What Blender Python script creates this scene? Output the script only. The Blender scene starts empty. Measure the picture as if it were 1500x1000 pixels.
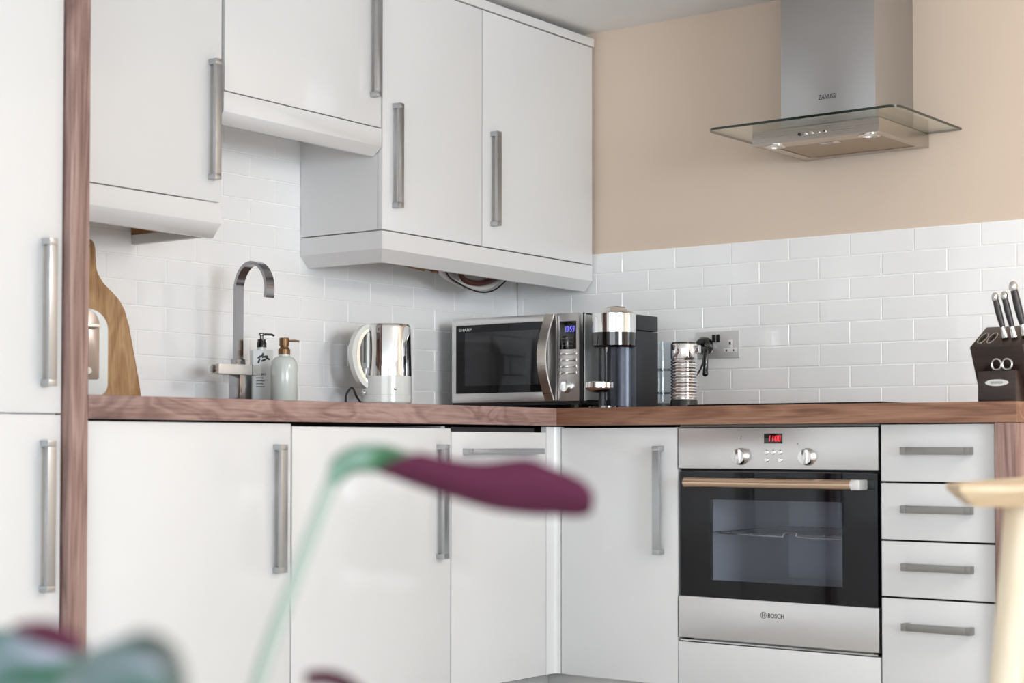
import bpy, bmesh, math, random
from mathutils import Vector, Matrix
random.seed(7)
PI = math.pi
scene = bpy.context.scene
COL = scene.collection

# ------------------------------------------------------------------ materials
def srgb(r, g, b):
    f = lambda c: (c/255/12.92) if c/255 <= .04045 else ((c/255+.055)/1.055)**2.4
    return (f(r), f(g), f(b), 1)

def mat(name, color, rough=.5, metal=0, coat=0, emit=None, estr=0, spec=.5, bump=None, aniso=0, coatr=.05):
    m = bpy.data.materials.new(name); m.use_nodes = True
    nt = m.node_tree; b = nt.nodes['Principled BSDF']
    b.inputs['Base Color'].default_value = color
    b.inputs['Roughness'].default_value = rough
    b.inputs['Metallic'].default_value = metal
    b.inputs['Coat Weight'].default_value = coat
    b.inputs['Coat Roughness'].default_value = coatr
    b.inputs['Specular IOR Level'].default_value = spec
    if aniso: b.inputs['Anisotropic'].default_value = aniso
    if emit:
        b.inputs['Emission Color'].default_value = emit
        b.inputs['Emission Strength'].default_value = estr
    if bump:
        sc, st, dist = bump[:3]
        tc = nt.nodes.new('ShaderNodeTexCoord'); n = nt.nodes.new('ShaderNodeTexNoise')
        n.inputs['Scale'].default_value = sc; n.inputs['Detail'].default_value = 3
        bp = nt.nodes.new('ShaderNodeBump'); bp.inputs['Strength'].default_value = st
        bp.inputs['Distance'].default_value = dist
        if len(bump) > 3:
            mp = nt.nodes.new('ShaderNodeMapping'); mp.inputs['Scale'].default_value = bump[3]
            nt.links.new(tc.outputs['Object'], mp.inputs[0]); nt.links.new(mp.outputs[0], n.inputs[0])
        else:
            nt.links.new(tc.outputs['Object'], n.inputs[0])
        nt.links.new(n.outputs['Fac'], bp.inputs['Height']); nt.links.new(bp.outputs[0], b.inputs['Normal'])
    return m

def wood(name, c_dark, c_mid, c_light, axis, rough=.4, scale=1.0, coat=.15, figure=1.6):
    """planks with flowing cathedral grain along one axis (object space, metres)"""
    m = bpy.data.materials.new(name); m.use_nodes = True
    nt = m.node_tree; b = nt.nodes['Principled BSDF']; L = nt.links.new
    b.inputs['Roughness'].default_value = rough; b.inputs['Coat Weight'].default_value = coat
    b.inputs['Coat Roughness'].default_value = .2
    tc = nt.nodes.new('ShaderNodeTexCoord'); mp = nt.nodes.new('ShaderNodeMapping')
    s = [15*scale]*3; s['xyz'.index(axis)] = figure*scale
    mp.inputs['Scale'].default_value = s; mp.inputs['Location'].default_value = (3.1, 1.7, .4)
    L(tc.outputs['Object'], mp.inputs[0])
    n1 = nt.nodes.new('ShaderNodeTexNoise'); n1.inputs['Scale'].default_value = 1.0
    n1.inputs['Detail'].default_value = 2; n1.inputs['Distortion'].default_value = .9
    L(mp.outputs[0], n1.inputs[0])
    mul = nt.nodes.new('ShaderNodeMath'); mul.operation = 'MULTIPLY'; mul.inputs[1].default_value = 9
    L(n1.outputs['Fac'], mul.inputs[0])
    fr = nt.nodes.new('ShaderNodeMath'); fr.operation = 'PINGPONG'; fr.inputs[1].default_value = 1
    L(mul.outputs[0], fr.inputs[0])
    n2 = nt.nodes.new('ShaderNodeTexNoise'); n2.inputs['Scale'].default_value = 1
    n2.inputs['Detail'].default_value = 6
    mp2 = nt.nodes.new('ShaderNodeMapping'); s2 = [260*scale]*3; s2['xyz'.index(axis)] = 9*scale
    mp2.inputs['Scale'].default_value = s2
    L(tc.outputs['Object'], mp2.inputs[0]); L(mp2.outputs[0], n2.inputs[0])
    n3 = nt.nodes.new('ShaderNodeTexNoise'); n3.inputs['Scale'].default_value = .35; n3.inputs['Detail'].default_value = 2
    L(mp.outputs[0], n3.inputs[0])
    a = nt.nodes.new('ShaderNodeMath'); a.operation = 'MULTIPLY_ADD'; a.inputs[1].default_value = .26; a.inputs[2].default_value = -.05
    L(fr.outputs[0], a.inputs[0])
    a2 = nt.nodes.new('ShaderNodeMath'); a2.operation = 'MULTIPLY_ADD'; a2.inputs[1].default_value = .55
    L(n2.outputs['Fac'], a2.inputs[0]); L(a.outputs[0], a2.inputs[2])
    a3 = nt.nodes.new('ShaderNodeMath'); a3.operation = 'MULTIPLY_ADD'; a3.inputs[1].default_value = .5
    L(n3.outputs['Fac'], a3.inputs[0]); L(a2.outputs[0], a3.inputs[2])
    cr = nt.nodes.new('ShaderNodeValToRGB'); e = cr.color_ramp
    e.elements[0].position = .22; e.elements[0].color = c_dark
    e.elements[1].position = .86; e.elements[1].color = c_light
    x = e.elements.new(.52); x.color = c_mid
    L(a3.outputs[0], cr.inputs[0]); L(cr.outputs[0], b.inputs['Base Color'])
    bp = nt.nodes.new('ShaderNodeBump'); bp.inputs['Strength'].default_value = .12; bp.inputs['Distance'].default_value = .001
    L(n2.outputs['Fac'], bp.inputs['Height']); L(bp.outputs[0], b.inputs['Normal'])
    return m

def brushed(name, color, rough, axis, amount=.10, metal=1):
    """brushed steel: fine streaks along one axis break up the roughness"""
    m = bpy.data.materials.new(name); m.use_nodes = True
    nt = m.node_tree; b = nt.nodes['Principled BSDF']; L = nt.links.new
    b.inputs['Base Color'].default_value = color; b.inputs['Metallic'].default_value = metal
    tc = nt.nodes.new('ShaderNodeTexCoord'); mp = nt.nodes.new('ShaderNodeMapping')
    s = [900]*3; s['xyz'.index(axis)] = 4; mp.inputs['Scale'].default_value = s
    n = nt.nodes.new('ShaderNodeTexNoise'); n.inputs['Scale'].default_value = 1; n.inputs['Detail'].default_value = 2
    L(tc.outputs['Object'], mp.inputs[0]); L(mp.outputs[0], n.inputs[0])
    mr = nt.nodes.new('ShaderNodeMapRange'); mr.inputs['To Min'].default_value = rough-amount; mr.inputs['To Max'].default_value = rough+amount
    L(n.outputs['Fac'], mr.inputs[0]); L(mr.outputs[0], b.inputs['Roughness'])
    bp = nt.nodes.new('ShaderNodeBump'); bp.inputs['Strength'].default_value = .004; bp.inputs['Distance'].default_value = .0005
    L(n.outputs['Fac'], bp.inputs['Height']); L(bp.outputs[0], b.inputs['Normal'])
    return m

def thin_glass(name, tint, refl=.08, rough=.0, ior=1.5):
    m = bpy.data.materials.new(name); m.use_nodes = True
    nt = m.node_tree; nt.nodes.remove(nt.nodes['Principled BSDF']); L = nt.links.new
    out = nt.nodes['Material Output']
    t = nt.nodes.new('ShaderNodeBsdfTransparent'); t.inputs[0].default_value = tint
    g = nt.nodes.new('ShaderNodeBsdfGlossy'); g.inputs['Roughness'].default_value = rough; g.inputs[0].default_value = (1, 1, 1, 1)
    lw = nt.nodes.new('ShaderNodeLayerWeight'); lw.inputs['Blend'].default_value = .5
    pw = nt.nodes.new('ShaderNodeMath'); pw.operation = 'POWER'; pw.inputs[1].default_value = 5
    f = nt.nodes.new('ShaderNodeMath'); f.operation = 'MULTIPLY_ADD'; r0 = ((ior-1)/(ior+1))**2
    f.inputs[1].default_value = 1-r0; f.inputs[2].default_value = r0
    L(lw.outputs['Facing'], pw.inputs[0]); L(pw.outputs[0], f.inputs[0])
    mx = nt.nodes.new('ShaderNodeMixShader')
    L(f.outputs[0], mx.inputs[0]); L(t.outputs[0], mx.inputs[1]); L(g.outputs[0], mx.inputs[2]); L(mx.outputs[0], out.inputs[0])
    return m

def tile_mat():
    m = mat('glazed_tile', srgb(250, 250, 250), rough=.10, coat=.4, coatr=.04, bump=(9, .35, .004))
    nt = m.node_tree; b = nt.nodes['Principled BSDF']
    return m

M = {}
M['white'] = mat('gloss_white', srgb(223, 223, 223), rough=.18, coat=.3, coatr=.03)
M['white_inner'] = mat('cabinet_board', srgb(225, 224, 221), rough=.45)
M['plinth'] = mat('plinth_grey', srgb(196, 195, 193), rough=.35)
M['tile'] = tile_mat()
M['grout'] = mat('grout', srgb(248, 248, 246), rough=.85)
M['paint'] = mat('beige_paint', srgb(222, 203, 185), rough=.75, bump=(60, .05, .002))
M['white_paint'] = mat('white_paint', srgb(232, 231, 228), rough=.8)
M['ceiling'] = mat('ceiling_paint', srgb(242, 242, 241), rough=.9)
WD = (srgb(80, 56, 50), srgb(128, 99, 92), srgb(172, 142, 133))
M['walnut_x'] = wood('walnut_along_x', *WD, 'x', figure=5)
M['walnut_y'] = wood('walnut_along_y', srgb(72, 42, 30), srgb(128, 88, 67), srgb(168, 128, 104), 'y')
M['walnut_z'] = wood('walnut_along_z', *WD, 'z')
M['chop'] = wood('mango_wood', srgb(118, 80, 50), srgb(172, 132, 92), srgb(204, 170, 128), 'z', rough=.6, scale=1.1, coat=0, figure=4)
M['birch_top'] = wood('birch_top', srgb(198, 164, 124), srgb(214, 185, 148), srgb(226, 203, 170), 'x', rough=.45, scale=.8, coat=.1)
M['birch_leg'] = wood('birch_leg', srgb(222, 200, 168), srgb(234, 217, 190), srgb(242, 230, 210), 'z', rough=.45, scale=.8, coat=.1)
M['raw_wood'] = mat('raw_board', srgb(150, 108, 64), rough=.7)
M['floor'] = wood('floor_boards', srgb(192, 189, 186), srgb(208, 205, 202), srgb(220, 218, 215), 'x', rough=.4, scale=.6)
M['nickel'] = brushed('brushed_nickel', srgb(182, 184, 186), .34, 'z', .04)
M['nickel_y'] = brushed('brushed_nickel_y', srgb(152, 150, 147), .36, 'y', .04)
M['steel_y'] = brushed('brushed_steel_y', srgb(218, 217, 217), .30, 'y', .015)
M['steel_z'] = brushed('brushed_steel_z', srgb(186, 186, 187), .30, 'z', .03)
M['hood_steel'] = brushed('hood_steel', srgb(196, 189, 182), .28, 'y', .03)
M['chrome'] = mat('chrome', srgb(232, 232, 232), rough=.04, metal=1)
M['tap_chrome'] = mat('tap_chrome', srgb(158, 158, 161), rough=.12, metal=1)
M['maroon_leaf'] = mat('maroon_leaf', srgb(78, 16, 46), rough=.7)
M['chrome_soft'] = mat('satin_chrome', srgb(215, 214, 212), rough=.14, metal=1)
M['copper_tube'] = brushed('champagne_tube', srgb(214, 186, 160), .25, 'y', .05)
M['black'] = mat('black_plastic', srgb(20, 20, 22), rough=.35)
M['black_gloss'] = mat('black_gloss', srgb(10, 10, 12), rough=.08, coat=.5)
M['black_glass'] = mat('black_glass', srgb(8, 8, 12), rough=.03, spec=.32)
M['dark_gap'] = mat('dark_gap', srgb(18, 16, 16), rough=.9)
M['grey_machine'] = mat('titan_grey', srgb(78, 82, 92), rough=.32, metal=.6)
M['dark_machine'] = mat('charcoal_side', srgb(34, 36, 42), rough=.45)
M['oven_glass'] = thin_glass('tinted_oven_glass', (.82, .84, .88, 1), ior=1.35)
M['mw_glass'] = thin_glass('tinted_microwave_glass', (.48, .48, .50, 1), ior=1.5)
M['cavity'] = mat('oven_enamel', srgb(212, 212, 214), rough=.35)
M['liner'] = mat('oven_liner', srgb(240, 234, 220), rough=.4)
M['satin_plate'] = mat('satin_plate', srgb(228, 227, 225), rough=.36, metal=.6)
M['toaster_end'] = mat('toaster_end', srgb(142, 134, 131), rough=.22, metal=1)
M['side_silver'] = mat('silver_side', srgb(186, 190, 188), rough=.35, metal=.5)
M['chimney'] = brushed('chimney_steel', srgb(186, 186, 187), .30, 'z', .03)
M['mw_cavity'] = mat('microwave_cavity', srgb(205, 203, 200), rough=.5)
M['clear'] = thin_glass('clear_tank', (.90, .93, .95, 1), ior=1.4)
M['hood_glass'] = thin_glass('hood_glass', (.90, .93, .89, 1), ior=1.4)
M['glass_edge'] = mat('glass_edge', srgb(10, 30, 23), rough=.1, coat=.5)
M['red_led'] = mat('red_led', (0, 0, 0, 1), emit=(1, .03, .05, 1), estr=1.6)
M['blue_led'] = mat('blue_led', (0, 0, 0, 1), emit=(.20, .18, 1, 1), estr=1.6)
M['ink'] = mat('dark_ink', srgb(35, 35, 36), rough=.5)
M['grey_ink'] = mat('grey_ink', srgb(120, 118, 116), rough=.5)
M['white_ink'] = mat('white_ink', srgb(225, 225, 225), rough=.5)
M['bottle_white'] = mat('frosted_white', srgb(226, 231, 232), rough=.3, coat=.3)
M['ceramic'] = mat('pale_glaze', srgb(205, 212, 208), rough=.15, coat=.4)
M['label'] = mat('paper_label', srgb(222, 223, 222), rough=.5)
M['bronze'] = mat('bronze_pump', srgb(122, 92, 62), rough=.35, metal=.6)
M['cream'] = mat('cream_enamel', srgb(228, 230, 226), rough=.18, coat=.4)
M['toaster_white'] = mat('toaster_white', srgb(226, 231, 230), rough=.25, coat=.3)
M['copper'] = mat('copper_pipe', srgb(150, 88, 56), rough=.35, metal=1)
M['brass'] = mat('brass_fitting', srgb(176, 134, 62), rough=.35, metal=1)
M['dark_red'] = mat('maroon_hose', srgb(88, 44, 34), rough=.5)
M['white_pvc'] = mat('white_pvc', srgb(214, 210, 204), rough=.4)
M['yellow'] = mat('yellow_tape', srgb(172, 132, 44), rough=.6)
M['block'] = wood('espresso_block', srgb(22, 13, 11), srgb(38, 25, 21), srgb(58, 40, 33), 'y', rough=.4, scale=1.6)
M['knife_handle'] = mat('knife_handle', srgb(42, 36, 40), rough=.35)
M['leaf_green'] = mat('leaf_green', srgb(70, 124, 88), rough=.45)
M['leaf_purple'] = mat('leaf_purple', srgb(84, 30, 56), rough=.8, spec=.3)
M['stem'] = mat('stem_green', srgb(160, 172, 161), rough=.5)
M['terracotta'] = mat('grey_pot', srgb(150, 148, 144), rough=.7)
M['soil'] = mat('soil', srgb(52, 40, 32), rough=.95)
M['filter'] = mat('filter_mesh', srgb(176, 160, 140), rough=.45, metal=.8, bump=(500, .4, .001))
M['lamp'] = mat('halogen_lens', srgb(235, 230, 220), rough=.15, coat=.5)
M['white_plastic'] = mat('white_plastic', srgb(232, 232, 230), rough=.35)

def leaf_top_mat(nm, sc, c0, c1, c2):
    m = mat(nm, c1, rough=.42)
    nt = m.node_tree; b = nt.nodes['Principled BSDF']; L = nt.links.new
    tc = nt.nodes.new('ShaderNodeTexCoord'); w = nt.nodes.new('ShaderNodeTexNoise')
    mp = nt.nodes.new('ShaderNodeMapping'); mp.inputs['Scale'].default_value = sc; mp.inputs['Rotation'].default_value = (0, .6, .3)
    w.inputs['Scale'].default_value = 1; w.inputs['Detail'].default_value = 1
    L(tc.outputs['Object'], mp.inputs[0]); L(mp.outputs[0], w.inputs[0])
    cr = nt.nodes.new('ShaderNodeValToRGB'); e = cr.color_ramp
    e.elements[0].position = .36; e.elements[0].color = c0
    e.elements[1].position = .62; e.elements[1].color = c2
    x = e.elements.new(.5); x.color = c1
    L(w.outputs['Fac'], cr.inputs[0]); L(cr.outputs[0], b.inputs['Base Color'])
    return m
M['leaf_striped'] = leaf_top_mat('leaf_striped', (18, 18, 60), srgb(52, 96, 78), srgb(104, 128, 132), srgb(158, 160, 178))
M['leaf_silver'] = leaf_top_mat('leaf_silver', (22, 22, 40), srgb(40, 92, 54), srgb(66, 116, 82), srgb(120, 152, 136))
M['leaf_dark'] = mat('leaf_dark_edge', srgb(62, 72, 66), rough=.5)

# ------------------------------------------------------------------ mesh helpers
class MB:
    def __init__(s): s.bm = bmesh.new()
    def merge(s, t):
        me = bpy.data.meshes.new('t'); t.to_mesh(me); t.free(); s.bm.from_mesh(me); bpy.data.meshes.remove(me); return s
    def box(s, x0, x1, y0, y1, z0, z1, bev=0, seg=2, mi=0):
        t = bmesh.new(); r = bmesh.ops.create_cube(t, size=1)
        for v in t.verts:
            v.co = Vector(((x0+x1)/2+v.co.x*abs(x1-x0), (y0+y1)/2+v.co.y*abs(y1-y0), (z0+z1)/2+v.co.z*abs(z1-z0)))
        if bev: bmesh.ops.bevel(t, geom=t.edges[:], offset=bev, segments=seg, profile=.6, affect='EDGES')
        for f in t.faces: f.material_index = mi
        return s.merge(t)
    def prism(s, pts, axis, a, b, bev=0, mi=0, seg=2):
        """pts: 2-D outline in the two other axes (x,y,z order without axis); extruded a..b along axis"""
        t = bmesh.new(); k = 'xyz'.index(axis)
        def P(p, h):
            q = list(p); q.insert(k, h); return Vector(q)
        v0 = [t.verts.new(P(p, a)) for p in pts]; v1 = [t.verts.new(P(p, b)) for p in pts]
        n = len(pts); t.faces.new(v0); t.faces.new(v1[::-1])
        for i in range(n): t.faces.new((v0[i], v1[i], v1[(i+1) % n], v0[(i+1) % n]))
        bmesh.ops.recalc_face_normals(t, faces=t.faces[:])
        if bev: bmesh.ops.bevel(t, geom=t.edges[:], offset=bev, segments=seg, profile=.6, affect='EDGES')
        for f in t.faces: f.material_index = mi
        return s.merge(t)
    def lathe(s, prof, cx, cy, n=48, axis='z', cz=0, mi=0, cap=True):
        """prof: (radius, height) pairs along axis through the centre (cx,cy,cz)"""
        t = bmesh.new(); rings = []
        def P(r, h, a):
            c, d = r*math.cos(a), r*math.sin(a)
            if axis == 'z': return Vector((cx+c, cy+d, cz+h))
            if axis == 'x': return Vector((cx+h, cy+c, cz+d))
            return Vector((cx+c, cy+h, cz+d))
        for r, h in prof: rings.append([t.verts.new(P(max(r, 1e-5), h, 2*PI*i/n)) for i in range(n)])
        for A, B in zip(rings, rings[1:]):
            for i in range(n): t.faces.new((A[i], A[(i+1) % n], B[(i+1) % n], B[i]))
        if cap:
            t.faces.new(rings[0][::-1]); t.faces.new(rings[-1])
        bmesh.ops.recalc_face_normals(t, faces=t.faces[:])
        for f in t.faces: f.material_index = mi
        return s.merge(t)
    def tube(s, pts, r, n=12, mi=0, closed=False, flat=None):
        """round tube along points; r a number or one per point; flat=(u,v,upvec) makes a flat strip"""
        t = bmesh.new(); pts = [Vector(p) for p in pts]; N = len(pts); rings = []
        up = Vector(flat[2]) if flat else None; prev = None
        for i, p in enumerate(pts):
            if closed: d = pts[(i+1) % N]-pts[i-1]
            else: d = pts[min(i+1, N-1)]-pts[max(i-1, 0)]
            d.normalize()
            if up is not None: a = (up-d*up.dot(d)).normalized()
            elif prev is None:
                a = d.orthogonal().normalized()
            else: a = (prev-d*prev.dot(d)).normalized()
            prev = a; b = d.cross(a)
            rr = r[i] if isinstance(r, (list, tuple)) else r
            if flat:
                u, v = flat[0], flat[1]
                rings.append([t.verts.new(p+a*u*x+b*v*y) for x, y in ((-1, -1), (1, -1), (1, 1), (-1, 1))])
            else:
                rings.append([t.verts.new(p+(a*math.cos(2*PI*j/n)+b*math.sin(2*PI*j/n))*rr) for j in range(n)])
        m = len(rings[0])
        for i in range(N if closed else N-1):
            A, B = rings[i], rings[(i+1) % N]
            for j in range(m): t.faces.new((A[j], A[(j+1) % m], B[(j+1) % m], B[j]))
        if not closed: t.faces.new(rings[0][::-1]); t.faces.new(rings[-1])
        bmesh.ops.recalc_face_normals(t, faces=t.faces[:])
        for f in t.faces: f.material_index = mi
        return s.merge(t)
    def ball(s, c, r, sc=(1, 1, 1), mi=0):
        t = bmesh.new(); bmesh.ops.create_uvsphere(t, u_segments=24, v_segments=14, radius=r)
        for v in t.verts: v.co = Vector(c)+Vector((v.co.x*sc[0], v.co.y*sc[1], v.co.z*sc[2]))
        for f in t.faces: f.material_index = mi
        return s.merge(t)
    def quad(s, *P, mi=0):
        f = s.bm.faces.new([s.bm.verts.new(Vector(p)) for p in P]); f.material_index = mi; return s

ROOT = {}
def link(o, parent=None):
    COL.objects.link(o)
    if parent is not None: o.parent = parent
    return o

def tag(o, label=None, cat=None, group=None, kind=None):
    if label: o['label'] = label
    if cat: o['category'] = cat
    if group: o['group'] = group
    if kind: o['kind'] = kind
    return o

def thing(name, label, cat, loc, rz=0, group=None):
    o = bpy.data.objects.new(name, None); link(o); o.location = loc; o.rotation_euler = (0, 0, rz)
    o.empty_display_size = .05
    ROOT[o.name] = Matrix.LocRotScale(Vector(loc), Matrix.Rotation(rz, 3, 'Z'), None)
    return tag(o, label, cat, group)

def root_of(o):
    while o.parent is not None: o = o.parent
    return o

def add(name, mb, m, parent=None, local=False, smooth=35, label=None):
    """links one mesh object; vertices given in room coordinates unless local"""
    me = bpy.data.meshes.new(name); mb.bm.to_mesh(me); mb.bm.free()
    for x in (m if isinstance(m, (list, tuple)) else [m]): me.materials.append(x)
    if parent is not None and not local:
        mw = ROOT.get(root_of(parent).name)
        if mw is not None: me.transform(mw.inverted())
    if smooth:
        for p in me.polygons: p.use_smooth = True
        me.set_sharp_from_angle(angle=math.radians(smooth))
    o = bpy.data.objects.new(name, me); link(o, parent)
    if label: o['label'] = label
    return o

def solo(name, mb, m, label, cat, base, group=None, smooth=35):
    """a thing that is one mesh, its origin at base"""
    me = bpy.data.meshes.new(name); mb.bm.to_mesh(me); mb.bm.free(); me.materials.append(m)
    me.transform(Matrix.Translation(-Vector(base)))
    if smooth:
        for p in me.polygons: p.use_smooth = True
        me.set_sharp_from_angle(angle=math.radians(smooth))
    o = bpy.data.objects.new(name, me); link(o); o.location = base
    return tag(o, label, cat, group)

def struct(name, mb, m, parent=None, smooth=35):
    o = add(name, mb, m, parent, smooth=smooth); o['kind'] = 'structure'; return o

def text_mb(body, origin, right, up, w, h, d=.0006, shear=0):
    """lettering as a mesh: fits w x h from origin (lower left), facing right x up"""
    cu = bpy.data.curves.new('t', 'FONT'); cu.body = body; cu.extrude = .01; cu.shear = shear; cu.resolution_u = 3
    ob = bpy.data.objects.new('t', cu); COL.objects.link(ob); bpy.context.view_layer.update()
    me = bpy.data.meshes.new_from_object(ob.evaluated_get(bpy.context.evaluated_depsgraph_get()))
    xs = [v.co.x for v in me.vertices]; ys = [v.co.y for v in me.vertices]
    x0, x1, y0, y1 = min(xs), max(xs), min(ys), max(ys)
    R, U = Vector(right), Vector(up); N = R.cross(U); O = Vector(origin)
    for v in me.vertices:
        v.co = O+R*((v.co.x-x0)/(x1-x0)*w)+U*((v.co.y-y0)/(y1-y0)*h)+N*(d if v.co.z > 0 else -d*.2)
    mb = MB(); mb.bm.from_mesh(me); bpy.data.meshes.remove(me); bpy.data.objects.remove(ob); bpy.data.curves.remove(cu)
    return mb

SEG = {'0': 'abcdef', '1': 'bc', '5': 'afgcd', '9': 'abcfgd', '8': 'abcdefg', ':': ''}
def seven_seg(txt, origin, right, up, w, h, d=.0006, th=.13, sl=.12):
    mb = MB(); R, U = Vector(right), Vector(up); N = R.cross(U); O = Vector(origin)
    n = sum(.35 if c == ':' else 1 for c in txt); cw = w/n; x = 0
    def bar(x0, y0, x1, y1):
        c = []
        for (a, b) in ((x0, y0), (x1, y0), (x1, y1), (x0, y1)): c.append(O+R*(a+b*sl)+U*b+N*d)
        mb.quad(*c)
    for ch in txt:
        if ch == ':':
            q = th*h*.9
            for yy in (.28, .65): bar(x+cw*.08, h*yy, x+cw*.08+q, h*yy+q)
            x += cw*.35; continue
        a, b = x+cw*.08, x+cw*.80; t = th*h*.8
        for s in SEG[ch]:
            if s == 'a': bar(a, h-t, b, h)
            if s == 'd': bar(a, 0, b, t)
            if s == 'g': bar(a, h/2-t/2, b, h/2+t/2)
            if s == 'f': bar(a, h/2, a+t, h)
            if s == 'e': bar(a, 0, a+t, h/2)
            if s == 'b': bar(b-t, h/2, b, h)
            if s == 'c': bar(b-t, 0, b, h/2)
        x += cw
    return mb

# ------------------------------------------------------------------ camera
YAW, PITCH, ROLL = .653295, .027184, .000486
F = Vector((math.cos(YAW)*math.cos(PITCH), math.sin(YAW)*math.cos(PITCH), math.sin(PITCH)))
R = Vector((math.sin(YAW), -math.cos(YAW), 0)); U = R.cross(F)
R2 = R*math.cos(ROLL)+U*math.sin(ROLL); U2 = -R*math.sin(ROLL)+U*math.cos(ROLL)
cam = bpy.data.cameras.new('camera'); co = bpy.data.objects.new('camera', cam); COL.objects.link(co)
m3 = Matrix((R2, U2, -F)).transposed()
co.matrix_world = Matrix.Translation((-4.634538, -3.536011, .803719)) @ m3.to_4x4()
cam.sensor_width = 36; cam.lens = 2469.47/1500*36
cam.shift_x = -(753.824-750)/1500; cam.shift_y = (583.3477-500)/1500
cam.clip_start = .05
cam.dof.use_dof = True; cam.dof.focus_distance = 4.9; cam.dof.aperture_fstop = 3.7
scene.camera = co

# ------------------------------------------------------------------ the room
XW, XE, YS, YN, ZC = -9.6, .008, -9.6, .008, 2.186
struct('floor', MB().box(XW, .2, YS, .2, -.1, 0), M['floor'], smooth=0)
struct('ceiling', MB().box(XW, .2, YS, .2, ZC, ZC+.1), M['ceiling'], smooth=0)
struct('wall_back', MB().box(XW, .2, YN, .2, 0, ZC), M['white_paint'], smooth=0)
struct('wall_right', MB().box(XE, .2, YS, YN, 0, ZC), M['paint'], smooth=0)
VY0, VY1, VZ0, VZ1 = -8.6, -2.6, .10, 2.05
struct('wall_left', MB().box(XW-.15, XW, YS, VY0, 0, ZC).box(XW-.15, XW, VY1, .2, 0, ZC).box(XW-.15, XW, VY0, VY1, 0, VZ0).box(XW-.15, XW, VY0, VY1, VZ1, ZC), M['white_paint'], smooth=0)
w = MB()
for k in range(4):
    yy = VY0+.03+(VY1-VY0-.06)*k/3; w.box(XW-.1, XW-.03, yy-.03, yy+.03, VZ0, VZ1, .004)
w.box(XW-.1, XW-.03, VY0, VY1, VZ0, VZ0+.06, .004).box(XW-.1, XW-.03, VY0, VY1, VZ1-.06, VZ1, .004)
struct('added_window', w, M['white_plastic'])  # unseen side window, added to let in soft fill light
# far wall behind the camera with the big daylight window
WX0, WX1, WZ0, WZ1 = -5.7, -2.9, .45, 2.05
w = MB().box(XW, WX0, YS-.15, YS, 0, ZC).box(WX1, .2, YS-.15, YS, 0, ZC).box(WX0, WX1, YS-.15, YS, 0, WZ0).box(WX0, WX1, YS-.15, YS, WZ1, ZC)
struct('wall_front', w, M['white_paint'], smooth=0)
w = MB()
for a, b in ((WX0, WX0+.06), (WX1-.06, WX1)): w.box(a, b, YS-.1, YS-.03, WZ0, WZ1, .004)
for k in (1,): xx = WX0+(WX1-WX0)*k/2; w.box(xx-.04, xx+.04, YS-.1, YS-.03, WZ0, WZ1, .004)
w.box(WX0, WX1, YS-.1, YS-.03, WZ0, WZ0+.06, .004).box(WX0, WX1, YS-.1, YS-.03, WZ1-.06, WZ1, .004)
struct('window_1', w, M['white_plastic'])

# tiles: every tile a raised slab with a soft edge, on a grout bed
TW, TH, ZT = .2055, .0662, 1.4385
def tiles(axis, lo, hi, rows_up, phases, name, wall):
    mb = MB(); g = .0013
    z_top = ZT+rows_up*TH; n = rows_up+8
    for r in range(n):
        z1 = z_top-r*TH; z0 = z1-TH
        ph = phases[(r-rows_up) % 2]; k0 = int((-hi-ph)/TW)-2
        k = k0
        while True:
            a = -(ph+TW*k); b = a-TW; k += 1
            if b > hi: continue
            if a < lo: break
            a2, b2 = min(a-g, hi), max(b+g, lo)
            if a2-b2 < .004: continue
            t1, t2 = random.uniform(-.0009, .0009), random.uniform(-.0006, .0006)
            i = .0016; d = .0022
            def P(u, zz, q): return (u, q, zz) if axis == 'x' else (q, u, zz)
            za, zb = z0+g, z1-g
            bb = mb.bm
            V = [bb.verts.new(P(u, zz, d)) for u, zz in ((b2, za), (a2, za), (a2, zb), (b2, zb))]
            off = [-t1-t2, t1-t2, t1+t2, -t1+t2]
            W = [bb.verts.new(P(u, zz, o*.5)) for (u, zz), o in zip(((b2+i, za+i), (a2-i, za+i), (a2-i, zb-i), (b2+i, zb-i)), off)]
            bb.faces.new(W)
            for j in range(4): bb.faces.new((V[j], V[(j+1) % 4], W[(j+1) % 4], W[j]))
    bmesh.ops.recalc_face_normals(mb.bm, faces=mb.bm.faces[:])
    for f in mb.bm.faces:
        if (axis == 'x' and f.normal.y > 0) or (axis == 'y' and f.normal.x > 0): f.normal_flip()
    if axis == 'x': mb.box(lo, hi, .0017, .008, .9, z_top+.001, mi=1)
    else: mb.box(.0017, .008, lo, hi, .9, z_top+.001, mi=1)
    o = struct(name, mb, [M['tile'], M['grout']], smooth=0)
    return o
tiles('x', -2.325, 0, 6, (.137, .033), 'trim_1', None)
tiles('y', -2.03, 0, 0, (.027, .130), 'trim_2', None)
# plinths
struct('baseboard_back', MB().box(-2.325, -.56, -.545, -.53, 0, .125, .001), M['plinth'])
struct('baseboard_right', MB().box(-.56, -.545, -1.95, -.545, 0, .125, .001), M['plinth'])

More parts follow.
